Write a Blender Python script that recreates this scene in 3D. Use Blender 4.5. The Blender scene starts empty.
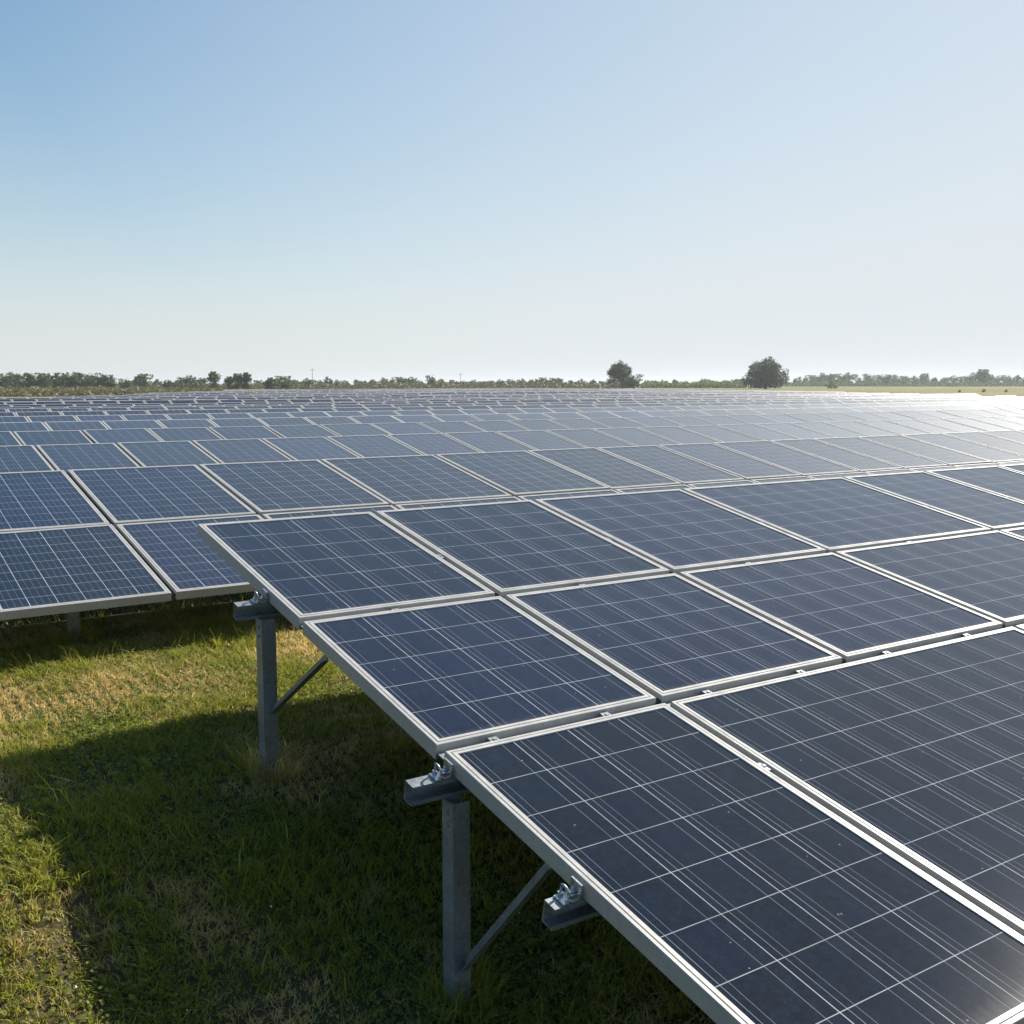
import bpy, math, random
import numpy as np
from mathutils import Vector, Matrix
R = math.radians
scene = bpy.context.scene
COL = scene.collection
rng = np.random.default_rng(7)
random.seed(7)

# ------------------------------------------------------------------ camera, sky, sun, exposure
cam_d = bpy.data.cameras.new('camera')
cam_d.sensor_width = 36.0
cam_d.lens = 1088.74 * 36.0 / 1024.0
cam_d.clip_end = 6000
cam = bpy.data.objects.new('camera', cam_d)
cam.location = (-1.7085, -5.2086, 0.6793)
cam.rotation_euler = (R(90 - 6.7218), 0, R(-34.391))
COL.objects.link(cam)
scene.camera = cam

SUN_EL, SUN_AZ = R(39.0), R(80.0)          # azimuth from +Y towards +X
w = bpy.data.worlds.new('World')
scene.world = w
w.use_nodes = True
nt = w.node_tree
bg = nt.nodes['Background']
sky = nt.nodes.new('ShaderNodeTexSky')
sky.sky_type = 'NISHITA'
sky.sun_disc = False
sky.sun_elevation = SUN_EL
sky.sun_rotation = SUN_AZ
sky.altitude = 0
sky.air_density = 1.0
sky.dust_density = 0.5
sky.ozone_density = 2.0
# soften the glow round the sun and let pale air gather towards the horizon
def wn(kind, **kw):
    n = nt.nodes.new(kind)
    for k, v in kw.items(): setattr(n, k, v)
    return n
den = wn('ShaderNodeVectorMath', operation='MULTIPLY_ADD'); den.inputs[1].default_value = (0.018, 0.018, 0.018); den.inputs[2].default_value = (1, 1, 1)
nt.links.new(sky.outputs[0], den.inputs[0])
dv = wn('ShaderNodeVectorMath', operation='DIVIDE'); nt.links.new(sky.outputs[0], dv.inputs[0]); nt.links.new(den.outputs[0], dv.inputs[1])
hs = wn('ShaderNodeHueSaturation'); hs.inputs['Saturation'].default_value = 1.52; hs.inputs['Hue'].default_value = 0.492; hs.inputs['Value'].default_value = 0.82; nt.links.new(dv.outputs[0], hs.inputs['Color'])
tc = wn('ShaderNodeTexCoord'); sx = wn('ShaderNodeSeparateXYZ'); nt.links.new(tc.outputs['Generated'], sx.inputs[0])
ex = wn('ShaderNodeMath', operation='MULTIPLY'); nt.links.new(sx.outputs[2], ex.inputs[0]); ex.inputs[1].default_value = -4.6
ep = wn('ShaderNodeMath', operation='EXPONENT'); nt.links.new(ex.outputs[0], ep.inputs[0])
sdn = wn('ShaderNodeVectorMath', operation='DOT_PRODUCT'); nt.links.new(tc.outputs['Generated'], sdn.inputs[0])
sdn.inputs[1].default_value = (math.sin(SUN_AZ) * math.cos(SUN_EL), math.cos(SUN_AZ) * math.cos(SUN_EL), math.sin(SUN_EL))
sr = wn('ShaderNodeMapRange'); nt.links.new(sdn.outputs['Value'], sr.inputs[0])
for i, v in enumerate((0.42, 1.0, 0.0, 0.66)): sr.inputs[i + 1].default_value = v
fm = wn('ShaderNodeMath', operation='MULTIPLY_ADD', use_clamp=True); nt.links.new(ep.outputs[0], fm.inputs[0]); fm.inputs[1].default_value = 0.90; nt.links.new(sr.outputs[0], fm.inputs[2])
mx = wn('ShaderNodeMix', data_type='RGBA'); nt.links.new(fm.outputs[0], mx.inputs[0]); nt.links.new(hs.outputs[0], mx.inputs[6]); mx.inputs[7].default_value = (5.0, 5.35, 5.62, 1)
nt.links.new(mx.outputs[2], bg.inputs[0])
bg.inputs[1].default_value = 0.088

sun_d = bpy.data.lights.new('sun', 'SUN')
sun_d.energy = 5.0
sun_d.angle = R(0.55)
sun_d.color = (1.0, 0.94, 0.85)
sun = bpy.data.objects.new('sun', sun_d)
sdir = Vector((math.sin(SUN_AZ) * math.cos(SUN_EL), math.cos(SUN_AZ) * math.cos(SUN_EL), math.sin(SUN_EL)))
sun.rotation_euler = sdir.to_track_quat('Z', 'Y').to_euler()
sun.location = sdir * 50
COL.objects.link(sun)

scene.view_settings.view_transform = 'Standard'
scene.view_settings.look = 'None'
scene.view_settings.gamma = 1.0
scene.view_settings.exposure = 0.75
scene.view_settings.use_curve_mapping = False

# ------------------------------------------------------------------ helpers
def tag(o, label=None, cat=None, group=None, kind=None):
    if label: o['label'] = label
    if cat: o['category'] = cat
    if group: o['group'] = group
    if kind: o['kind'] = kind
    return o

def empty(name, loc, rot=(0, 0, 0)):
    o = bpy.data.objects.new(name, None)
    o.location = loc
    o.rotation_euler = rot
    o.empty_display_size = 0.2
    COL.objects.link(o)
    return o

def link(name, me, parent=None, loc=(0, 0, 0), rot=(0, 0, 0)):
    o = bpy.data.objects.new(name, me)
    o.location = loc
    o.rotation_euler = rot
    COL.objects.link(o)
    if parent is not None:
        o.parent = parent
    return o

class MB:
    """collects vertices and faces (with a material slot each) for ONE mesh"""
    def __init__(s):
        s.v, s.f, s.m = [], [], []
    def add(s, vs, fs, m=0):
        b = len(s.v)
        s.v += [tuple(p) for p in vs]
        s.f += [tuple(b + i for i in q) for q in fs]
        s.m += [m] * len(fs)
    def box(s, c, d, M=None, m=0, bev=0.0):
        hx, hy, hz = d[0] / 2, d[1] / 2, d[2] / 2
        if bev <= 0:
            vs = [Vector((x, y, z)) for x in (-hx, hx) for y in (-hy, hy) for z in (-hz, hz)]
            fs = [(0, 1, 3, 2), (4, 6, 7, 5), (0, 4, 5, 1), (2, 3, 7, 6), (0, 2, 6, 4), (1, 5, 7, 3)]
        else:       # box with chamfered vertical (local z) edges
            b = bev
            pr = [(-hx + b, -hy), (hx - b, -hy), (hx, -hy + b), (hx, hy - b), (hx - b, hy), (-hx + b, hy), (-hx, hy - b), (-hx, -hy + b)]
            vs = [Vector((x, y, -hz)) for x, y in pr] + [Vector((x, y, hz)) for x, y in pr]
            fs = [tuple(range(7, -1, -1)), tuple(range(8, 16))] + [(i, (i + 1) % 8, 8 + (i + 1) % 8, 8 + i) for i in range(8)]
        c = Vector(c)
        vs = [c + (M @ p if M else p) for p in vs]
        s.add(vs, fs, m)
    def extrude(s, prof, a, b, up, m=0):
        """closed 2-D profile swept from a to b; profile x = side, y = up"""
        a, b = Vector(a), Vector(b)
        t = (b - a).normalized(); up = Vector(up); side = t.cross(up).normalized(); u2 = side.cross(t)
        n = len(prof)
        vs = [a + side * x + u2 * y for x, y in prof] + [b + side * x + u2 * y for x, y in prof]
        fs = [(i, (i + 1) % n, n + (i + 1) % n, n + i) for i in range(n)] + [tuple(range(n - 1, -1, -1)), tuple(range(n, 2 * n))]
        s.add(vs, fs, m)
    def tube(s, pts, r, n=8, m=0):
        pts = [Vector(p) for p in pts]
        rs = r if isinstance(r, (list, tuple)) else [r] * len(pts)
        vs, fs = [], []
        ref = Vector((0.31, 0.22, 0.92))
        for i, p in enumerate(pts):
            t = (pts[min(i + 1, len(pts) - 1)] - pts[max(i - 1, 0)]).normalized()
            a = t.cross(ref)
            if a.length < 1e-3: a = t.cross(Vector((1, 0, 0)))
            a.normalize(); b = t.cross(a)
            for k in range(n):
                q = 2 * math.pi * k / n
                vs.append(p + (a * math.cos(q) + b * math.sin(q)) * rs[i])
        for i in range(len(pts) - 1):
            for k in range(n):
                fs.append((i * n + k, i * n + (k + 1) % n, (i + 1) * n + (k + 1) % n, (i + 1) * n + k))
        fs.append(tuple(range(n - 1, -1, -1))); e = (len(pts) - 1) * n
        fs.append(tuple(range(e, e + n)))
        s.add(vs, fs, m)
    def mesh(s, name, mats):
        me = bpy.data.meshes.new(name)
        me.from_pydata(s.v, [], s.f)
        for x in mats: me.materials.append(x)
        if len(mats) > 1: me.polygons.foreach_set('material_index', s.m)
        me.update()
        return me

def soup(name, V, F4, mats, col=None):
    """mesh from numpy arrays of vertices and quads (a quad may repeat no vertex)"""
    me = bpy.data.meshes.new(name)
    nv, nf = len(V), len(F4)
    me.vertices.add(nv); me.vertices.foreach_set('co', V.astype(np.float32).ravel())
    k = F4.shape[1]
    me.loops.add(nf * k); me.loops.foreach_set('vertex_index', F4.astype(np.int32).ravel())
    me.polygons.add(nf)
    me.polygons.foreach_set('loop_start', (np.arange(nf) * k).astype(np.int32))
    me.polygons.foreach_set('loop_total', np.full(nf, k, np.int32))
    me.update(calc_edges=True)
    if col is not None:
        a = me.color_attributes.new('tint', 'FLOAT_COLOR', 'POINT')
        c4 = np.concatenate([col, np.ones((nv, 1))], 1).astype(np.float32)
        a.data.foreach_set('color', c4.ravel())
    for x in mats: me.materials.append(x)
    return me

def vnoise(x, y, seed=0):
    """smooth 2-D value noise, 0..1"""
    r = np.random.default_rng(seed).random((64, 64))
    xi, yi = np.floor(x).astype(int), np.floor(y).astype(int)
    fx, fy = x - xi, y - yi
    fx, fy = fx * fx * (3 - 2 * fx), fy * fy * (3 - 2 * fy)
    g = lambda i, j: r[(xi + i) % 64, (yi + j) % 64]
    return (g(0, 0) * (1 - fx) + g(1, 0) * fx) * (1 - fy) + (g(0, 1) * (1 - fx) + g(1, 1) * fx) * fy

# ------------------------------------------------------------------ materials
def new_mat(name):
    m = bpy.data.materials.new(name); m.use_nodes = True
    t = m.node_tree
    return m, t, t.nodes['Principled BSDF']

def N(t, kind, **kw):
    n = t.nodes.new(kind)
    for k, v in kw.items(): setattr(n, k, v)
    return n

def math_node(t, op, a, b=None, c=None):
    n = N(t, 'ShaderNodeMath', operation=op)
    for i, x in enumerate((a, b, c)):
        if x is None: continue
        if isinstance(x, (int, float)): n.inputs[i].default_value = x
        else: t.links.new(x, n.inputs[i])
    return n.outputs[0]

def mix_rgb(t, fac, a, b, mode='MIX'):
    n = N(t, 'ShaderNodeMix', data_type='RGBA', blend_type=mode)
    for sock, x in ((n.inputs[0], fac), (n.inputs[6], a), (n.inputs[7], b)):
        if isinstance(x, (int, float)): sock.default_value = x
        elif isinstance(x, tuple): sock.default_value = (*x, 1)
        else: t.links.new(x, sock)
    return n.outputs[2]

def noise(t, vec, scale, detail=4, rough=0.55):
    n = N(t, 'ShaderNodeTexNoise')
    n.inputs['Scale'].default_value = scale
    n.inputs['Detail'].default_value = detail
    n.inputs['Roughness'].default_value = rough
    if vec is not None: t.links.new(vec, n.inputs['Vector'])
    return n.outputs[0]

def ramp(t, x, lo, hi, a=0.0, b=1.0):
    n = N(t, 'ShaderNodeMapRange')
    t.links.new(x, n.inputs[0])
    for i, v in enumerate((lo, hi, a, b)): n.inputs[i + 1].default_value = v
    return n.outputs[0]

def metal(name, c1, c2, rough, metallic, scale=14):
    m, t, p = new_mat(name)
    co = N(t, 'ShaderNodeTexCoord').outputs['Object']
    n1 = noise(t, co, scale, 5)
    n2 = noise(t, co, scale * 6, 3)
    f = math_node(t, 'MULTIPLY_ADD', n2, 0.5, math_node(t, 'MULTIPLY', n1, 0.5))
    t.links.new(mix_rgb(t, ramp(t, f, 0.35, 0.65), c1, c2), p.inputs['Base Color'])
    t.links.new(ramp(t, n1, 0.3, 0.7, rough - 0.08, rough + 0.1), p.inputs['Roughness'])
    p.inputs['Metallic'].default_value = metallic
    b = N(t, 'ShaderNodeBump'); b.inputs['Strength'].default_value = 0.12; b.inputs['Distance'].default_value = 0.004
    t.links.new(n2, b.inputs['Height']); t.links.new(b.outputs[0], p.inputs['Normal'])
    return m

M_FRAME = metal('anodised_aluminium', (0.36, 0.35, 0.33), (0.45, 0.44, 0.415), 0.42, 0.1, 10)
M_STEEL = metal('galvanised_steel', (0.19, 0.215, 0.225), (0.33, 0.355, 0.365), 0.45, 0.5, 18)
M_BOLT = metal('zinc_plated_steel', (0.50, 0.52, 0.55), (0.62, 0.64, 0.66), 0.28, 0.85, 30)
M_GAP_SHADE = metal('gap_shade', (0.022, 0.026, 0.022), (0.035, 0.04, 0.034), 0.8, 0.0, 12)  # near-black colour standing in for the shade inside the column gaps
M_BACK = metal('backsheet', (0.55, 0.55, 0.54), (0.62, 0.62, 0.60), 0.6, 0.0, 6)

def cell_glass(name, line_u, line_v, bus, lw, r0, r1, ior, coat, dk=1.0, sheen=0.0):
    """poly-silicon cells under dusty glass; UV counts cells"""
    m, t, p = new_mat(name)
    uv = N(t, 'ShaderNodeTexCoord').outputs['UV']
    ob = N(t, 'ShaderNodeTexCoord').outputs['Object']
    rnd = N(t, 'ShaderNodeObjectInfo').outputs['Random']
    sp = N(t, 'ShaderNodeSeparateXYZ'); t.links.new(uv, sp.inputs[0])
    u, v = sp.outputs[0], sp.outputs[1]
    fu = math_node(t, 'FRACT', u); fv = math_node(t, 'FRACT', v)
    def line(fr, at, hw):
        d = math_node(t, 'ABSOLUTE', math_node(t, 'SUBTRACT', fr, at))
        if at == 0.0: d = math_node(t, 'MINIMUM', d, math_node(t, 'SUBTRACT', 1.0, fr))
        return math_node(t, 'LESS_THAN', d, hw)
    # the printed lines are not all equally bright: slow variation along each line
    wob = ramp(t, noise(t, ob, 3.0, 3), 0.3, 0.7, 0.55, 1.0)
    lu = math_node(t, 'MULTIPLY', line(fu, 0.0, lw), line_u)
    lv = math_node(t, 'MULTIPLY', line(fv, 0.0, lw * 1.15), line_v)
    tot = math_node(t, 'MAXIMUM', lu, lv)
    for at, k in bus:
        tot = math_node(t, 'MAXIMUM', tot, math_node(t, 'MULTIPLY', line(fu, at, lw * 0.62), k))
    tot = math_node(t, 'MULTIPLY', tot, wob)
    fl = N(t, 'ShaderNodeCombineXYZ')
    t.links.new(math_node(t, 'FLOOR', u), fl.inputs[0]); t.links.new(math_node(t, 'FLOOR', v), fl.inputs[1]); t.links.new(rnd, fl.inputs[2])
    wn = N(t, 'ShaderNodeTexWhiteNoise'); t.links.new(fl.outputs[0], wn.inputs[0])
    base = mix_rgb(t, wn.outputs[0], (0.0018, 0.0044, 0.0150), (0.0029, 0.0066, 0.022))
    vor = N(t, 'ShaderNodeTexVoronoi'); vor.inputs['Scale'].default_value = 70; t.links.new(ob, vor.inputs['Vector'])
    sc = N(t, 'ShaderNodeSeparateColor'); t.links.new(vor.outputs['Color'], sc.inputs[0])
    base = mix_rgb(t, math_node(t, 'MULTIPLY', sc.outputs[0], 0.7), base, (0.006, 0.013, 0.038))
    hv = N(t, 'ShaderNodeHueSaturation'); t.links.new(base, hv.inputs['Color']); t.links.new(ramp(t, rnd, 0, 1, 0.7, 1.35), hv.inputs['Value']); t.links.new(ramp(t, rnd, 0, 1, 0.478, 0.500), hv.inputs['Hue'])
    base = mix_rgb(t, tot, hv.outputs[0], (0.50, 0.52, 0.54))
    # dust film, streaks running down the slope, specks
    st = N(t, 'ShaderNodeMapping'); st.inputs['Scale'].default_value = (5, 0.9, 1); t.links.new(ob, st.inputs[0])
    d1 = ramp(t, noise(t, st.outputs[0], 2.2, 6, 0.6), 0.42, 0.8, 0.0, 0.055)
    d2 = ramp(t, noise(t, ob, 190, 2, 0.6), 0.60, 0.75, 0.0, 0.10)
    v2 = N(t, 'ShaderNodeTexVoronoi'); v2.inputs['Scale'].default_value = 22; t.links.new(ob, v2.inputs['Vector'])
    s2 = N(t, 'ShaderNodeSeparateColor'); t.links.new(v2.outputs['Color'], s2.inputs[0])
    speck = math_node(t, 'MULTIPLY', math_node(t, 'LESS_THAN', v2.outputs['Distance'], 0.07), math_node(t, 'GREATER_THAN', s2.outputs[1], 0.8))
    dust = math_node(t, 'MULTIPLY', math_node(t, 'ADD', d1, d2), dk)
    film = dust
    gs = N(t, 'ShaderNodeSeparateXYZ'); t.links.new(N(t, 'ShaderNodeTexCoord').outputs['Generated'], gs.inputs[0])
    edge = ramp(t, math_node(t, 'ADD', gs.outputs[1], math_node(t, 'MULTIPLY', noise(t, st.outputs[0], 6, 4), 0.05)), 0.02, 0.055, 0.09, 0.0)
    dust = math_node(t, 'MAXIMUM', math_node(t, 'ADD', dust, edge), math_node(t, 'MULTIPLY', speck, 0.40))
    base = mix_rgb(t, dust, base, (0.40, 0.38, 0.34))
    t.links.new(base, p.inputs['Base Color'])
    t.links.new(ramp(t, film, 0.0, 0.15, r0, r1), p.inputs['Roughness'])
    p.inputs['IOR'].default_value = ior
    p.inputs['Sheen Weight'].default_value = sheen; p.inputs['Sheen Roughness'].default_value = 0.22; p.inputs['Sheen Tint'].default_value = (0.78, 0.91, 1.0, 1)
    p.inputs['Coat Weight'].default_value = coat; p.inputs['Coat Roughness'].default_value = 0.43; p.inputs['Coat IOR'].default_value = 1.38
    b = N(t, 'ShaderNodeBump'); b.inputs['Strength'].default_value = 0.05; b.inputs['Distance'].default_value = 0.002
    t.links.new(noise(t, ob, 5, 3), b.inputs['Height']); t.links.new(b.outputs[0], p.inputs['Normal'])
    return m
M_CELL_NEAR = cell_glass('cells_near', 0.95, 0.75, ((0.12, 0.55), (0.24, 0.35), (0.79, 0.45)), 0.0060, 0.08, 0.15, 1.33, 0.0, 0.22, 0.18)
BUSF = ((0.25, 0.28), (0.5, 0.28), (0.75, 0.28))
M_CELL_SECOND = cell_glass('cells_second', 0.95, 0.60, BUSF, 0.0115, 0.12, 0.22, 1.27, 0.45, 0.22, 0.08)
M_CELL_FAR = cell_glass('cells_far', 0.95, 0.50, BUSF, 0.0125, 0.14, 0.24, 1.25, 0.85, 0.25, 0.08)
M_CELL_MID = cell_glass('cells_mid', 0.95, 0.35, BUSF, 0.014, 0.20, 0.28, 1.27, 0.95, 0.25, 0.08)
M_CELL_DUSTY = cell_glass('cells_far_dusty', 0.95, 0.30, BUSF, 0.016, 0.26, 0.34, 1.30, 0.50, 0.25, 0.08)

def foliage(name, c1, c2, trans=0.35, attr=False, rough=0.6):
    m, t, p = new_mat(name)
    if attr:
        a = N(t, 'ShaderNodeAttribute', attribute_name='tint'); colr = a.outputs['Color']
    else:
        co = N(t, 'ShaderNodeTexCoord').outputs['Object']
        r = N(t, 'ShaderNodeObjectInfo').outputs['Random']
        colr = mix_rgb(t, ramp(t, noise(t, co, 0.9, 3), 0.35, 0.65), c1, c2)
        hs = N(t, 'ShaderNodeHueSaturation')
        t.links.new(colr, hs.inputs['Color'])
        t.links.new(ramp(t, r, 0, 1, 0.485, 0.515), hs.inputs['Hue']); t.links.new(ramp(t, r, 0, 1, 1.2, 0.8), hs.inputs['Value'])
        colr = hs.outputs[0]
    t.links.new(colr, p.inputs['Base Color'])
    p.inputs['Roughness'].default_value = rough
    p.inputs['Specular IOR Level'].default_value = 0.3
    tr = N(t, 'ShaderNodeBsdfTranslucent'); t.links.new(colr, tr.inputs[0])
    mx = N(t, 'ShaderNodeMixShader'); mx.inputs[0].default_value = trans
    t.links.new(p.outputs[0], mx.inputs[1]); t.links.new(tr.outputs[0], mx.inputs[2])
    t.links.new(mx.outputs[0], t.nodes['Material Output'].inputs[0])
    return m
M_GRASS = foliage('grass_blades', None, None, 0.52, True, 0.5)
M_LEAF = foliage('tree_leaves', (0.048, 0.095, 0.026), (0.125, 0.180, 0.050), 0.45)
M_LEAF_DK = foliage('oak_leaves', (0.028, 0.056, 0.018), (0.075, 0.112, 0.036), 0.3)
M_SCRUB = foliage('scrub_leaves', (0.10, 0.105, 0.045), (0.22, 0.19, 0.09), 0.25)
M_BARK = metal('bark', (0.09, 0.07, 0.05), (0.15, 0.12, 0.09), 0.9, 0.0, 5)
M_PETAL = metal('petals', (0.7, 0.7, 0.66), (0.8, 0.8, 0.76), 0.7, 0.0, 20)
M_POLE = metal('weathered_pole', (0.22, 0.21, 0.19), (0.30, 0.28, 0.26), 0.8, 0.0, 4)
M_BLUE = metal('pale_blue_sheet', (0.42, 0.52, 0.62), (0.48, 0.58, 0.68), 0.5, 0.1, 1)
M_WALLP = metal('pale_render', (0.5, 0.5, 0.48), (0.58, 0.57, 0.54), 0.8, 0.0, 1)

def ground_mat():
    m, t, p = new_mat('meadow_ground')
    g = N(t, 'ShaderNodeNewGeometry').outputs['Position']
    n1 = noise(t, g, 0.9, 5); n2 = noise(t, g, 14, 6, 0.65); n3 = noise(t, g, 0.035, 4); n4 = noise(t, g, 90, 3, 0.6)
    soil = mix_rgb(t, ramp(t, n2, 0.35, 0.65), (0.050, 0.042, 0.022), (0.105, 0.085, 0.042))
    green = mix_rgb(t, ramp(t, n4, 0.3, 0.7), (0.030, 0.045, 0.012), (0.075, 0.090, 0.025))
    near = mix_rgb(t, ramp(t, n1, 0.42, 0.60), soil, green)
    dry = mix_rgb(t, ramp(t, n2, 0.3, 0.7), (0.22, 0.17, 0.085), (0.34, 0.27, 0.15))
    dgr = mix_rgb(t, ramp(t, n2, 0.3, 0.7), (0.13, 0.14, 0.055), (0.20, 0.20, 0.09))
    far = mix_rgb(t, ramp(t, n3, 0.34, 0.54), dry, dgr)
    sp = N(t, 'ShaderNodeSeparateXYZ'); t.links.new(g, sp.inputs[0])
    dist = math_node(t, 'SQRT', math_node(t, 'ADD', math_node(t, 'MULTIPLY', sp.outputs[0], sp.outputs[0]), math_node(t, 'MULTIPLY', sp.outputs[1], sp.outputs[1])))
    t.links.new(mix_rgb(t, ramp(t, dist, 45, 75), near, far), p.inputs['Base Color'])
    p.inputs['Roughness'].default_value = 0.95
    p.inputs['Specular IOR Level'].default_value = 0.1
    b = N(t, 'ShaderNodeBump'); b.inputs['Strength'].default_value = 0.8; b.inputs['Distance'].default_value = 0.04
    t.links.new(n2, b.inputs['Height']); t.links.new(b.outputs[0], p.inputs['Normal'])
    return m
M_GROUND = ground_mat()

# ------------------------------------------------------------------ the ground
def sstep(a, b, x):
    q = np.clip((x - a) / (b - a), 0, 1)
    return q * q * (3 - 2 * q)
def gz(x, y):
    """ground height: level field, falling gently towards the photographer"""
    x, y = np.asarray(x, float), np.asarray(y, float)
    z = -0.905 - 0.055 * sstep(1.3, -0.9, y) - 0.335 * sstep(-0.75, -2.5, y)
    r = np.hypot(x, y)
    return z + (vnoise(x * 0.9 + 9, y * 0.9 + 5, 3) - 0.5) * 0.05 * np.exp(-r / 30)

def axis(lo, hi, fine_lo, fine_hi, step, grow=1.22):
    a = list(np.arange(fine_lo, fine_hi + 1e-6, step))
    s = step
    while a[-1] < hi: s *= grow; a.append(a[-1] + s)
    s = step
    while a[0] > lo: s *= grow; a.insert(0, a[0] - s)
    return np.array(a)
gx, gy = axis(-2500, 4000, -8, 10, 0.15), axis(-800, 4500, -8, 10, 0.15)
GX, GY = np.meshgrid(gx, gy, indexing='ij')
GV = np.stack([GX, GY, gz(GX, GY)], -1).reshape(-1, 3)
ny = len(gy)
ii, jj = np.meshgrid(np.arange(len(gx) - 1), np.arange(ny - 1), indexing='ij')
GF = np.stack([ii * ny + jj, (ii + 1) * ny + jj, (ii + 1) * ny + jj + 1, ii * ny + jj + 1], -1).reshape(-1, 4)
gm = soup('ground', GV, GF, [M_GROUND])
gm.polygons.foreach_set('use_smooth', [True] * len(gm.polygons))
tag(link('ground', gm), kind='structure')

# ------------------------------------------------------------------ solar panels
TILT = R(11.62)
CT, ST = math.cos(TILT), math.sin(TILT)
PITCH = 3.9167
FH = 0.052                                   # frame height
GAPC, GAPR, GAPW = 0.030, 0.040, 0.046                    # gap between columns, between rows

_pm = {}
def frame_mesh(wd, ht):
    """aluminium frame swept round a rectangle (origin at its back left corner, local -y runs down the slope)"""
    key = ('f', round(wd, 3), round(ht, 3))
    if key in _pm: return _pm[key]
    prof = [(0.024, -FH), (0.0, -FH), (0.0, -0.002), (0.002, 0.0), (0.0125, 0.0), (0.0135, -0.004), (0.0155, -0.004), (0.0165, 0.0005),
            (0.0295, 0.0005), (0.031, -0.003), (0.031, -0.030), (0.003, -0.030), (0.003, -FH + 0.003), (0.024, -FH + 0.003)]
    mb = MB(); vs = []; n = len(prof)
    for cx, cy, sx, sy in ((0, 0, 1, -1), (wd, 0, -1, -1), (wd, -ht, -1, 1), (0, -ht, 1, 1)):
        vs += [(cx + sx * a, cy + sy * a, z) for a, z in prof]
    fs = []
    for k in range(4):
        for i in range(n):
            fs.append((k * n + i, ((k + 1) % 4) * n + i, ((k + 1) % 4) * n + (i + 1) % n, k * n + (i + 1) % n))
    mb.add(vs, fs, 0)
    a = 0.0305; zb = -0.029                 # white backsheet seen from below
    mb.add([(a, -a, zb), (a, -ht + a, zb), (wd - a, -ht + a, zb), (wd - a, -a, zb)], [(3, 2, 1, 0)], 1)
    me = mb.mesh('panel_frame', [M_FRAME, M_BACK]); _pm[key] = me
    return me
def glass_mesh(wd, ht, nc, nr, mat):
    key = ('g', round(wd, 3), round(ht, 3), nc, nr, mat.name)
    if key in _pm: return _pm[key]
    a = 0.0308; z = -0.0035; zb = -0.0085
    vs = [(a, -a, z), (a, -ht + a, z), (wd - a, -ht + a, z), (wd - a, -a, z)]
    vs += [(x, y, zb) for x, y, _ in vs]
    fs = [(0, 1, 2, 3), (7, 6, 5, 4), (0, 4, 5, 1), (1, 5, 6, 2), (2, 6, 7, 3), (3, 7, 4, 0)]
    me = bpy.data.meshes.new('panel_glass'); me.from_pydata(vs, [], fs)
    me.materials.append(mat); me.update()
    uvl = me.uv_layers.new(name='UVMap')
    mu, mv = -0.035, -0.035                     # narrow blank border round the cells
    cu = [(-mu, -mv), (-mu, nr + mv), (nc + mu, nr + mv), (nc + mu, -mv)]
    for pl in me.polygons:
        for li, vi in zip(pl.loop_indices, pl.vertices): uvl.data[li].uv = cu[vi % 4]
    _pm[key] = me
    return me
def whole_panel_mesh(wd, ht, nc, nr, mat):
    """frame and glass of a distant panel in one mesh"""
    key = ('w', round(wd, 3), round(ht, 3), nc, nr, mat.name)
    if key in _pm: return _pm[key]
    b = 0.028; vs, fs, mi, uvs = [], [], [], []
    O = [(0, 0, 0), (0, -ht, 0), (wd, -ht, 0), (wd, 0, 0)]
    I = [(b, -b, -0.001), (b, -ht + b, -0.001), (wd - b, -ht + b, -0.001), (wd - b, -b, -0.001)]
    L = [(x, y, -FH) for x, y, _ in O]
    vs = O + I + L
    for k in range(4):
        k2 = (k + 1) % 4
        fs += [(k, k2, 4 + k2, 4 + k), (k2, k, 8 + k, 8 + k2)]; mi += [0, 0]
    fs += [(4, 5, 6, 7), (11, 10, 9, 8)]; mi += [1, 2]
    me = bpy.data.meshes.new('panel'); me.from_pydata(vs, [], fs)
    for x in (M_FRAME, mat, M_BACK): me.materials.append(x)
    me.polygons.foreach_set('material_index', mi); me.update()
    uvl = me.uv_layers.new(name='UVMap')
    cu = {4: (0, 0), 5: (0, nr), 6: (nc, nr), 7: (nc, 0)}
    for pl in me.polygons:
        for li, vi in zip(pl.loop_indices, pl.vertices): uvl.data[li].uv = cu.get(vi, (0, 0))
    _pm[key] = me
    return me

def add_panel(root, x0, wd, s0, ht, near, nc, nr, jit):
    loc = (x0, -s0, 0.0)
    rot = (R(random.gauss(0, jit)), R(random.gauss(0, jit)), 0)
    if near == 2:
        p = link('solar_panel', frame_mesh(wd, ht), root, loc, rot)
        link('glass', glass_mesh(wd, ht, nc, nr, M_CELL_NEAR), p)
    elif near in (1, 3):
        p = link('solar_panel', frame_mesh(wd, ht), root, loc, rot)
        link('glass', glass_mesh(wd, ht, nc, nr, M_CELL_SECOND if near == 3 else M_CELL_FAR), p)
    else:
        p = link('solar_panel', whole_panel_mesh(wd, ht, nc, nr, M_CELL_DUSTY if near < 0 else M_CELL_MID), root, loc, rot)
    return p

# C-section purlin profile: side x, up y (open towards the back)
def c_prof(hh, ww, tk=0.004, lip=0.014):
    return [(-ww / 2, 0), (ww / 2, 0), (ww / 2, -lip), (ww / 2 - tk, -lip), (ww / 2 - tk, -tk), (-ww / 2 + tk, -tk), (-ww / 2 + tk, -hh + tk),
            (ww / 2 - tk, -hh + tk), (ww / 2 - tk, -hh + lip), (ww / 2, -hh + lip), (ww / 2, -hh), (-ww / 2, -hh)]

def to_local(root_y, X, Y, Z):
    """world point -> local coordinates of a table root placed at (0, root_y, 0) and tilted"""
    y, z = Y - root_y, Z
    return (X, y * CT + z * ST, -y * ST + z * CT)

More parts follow.
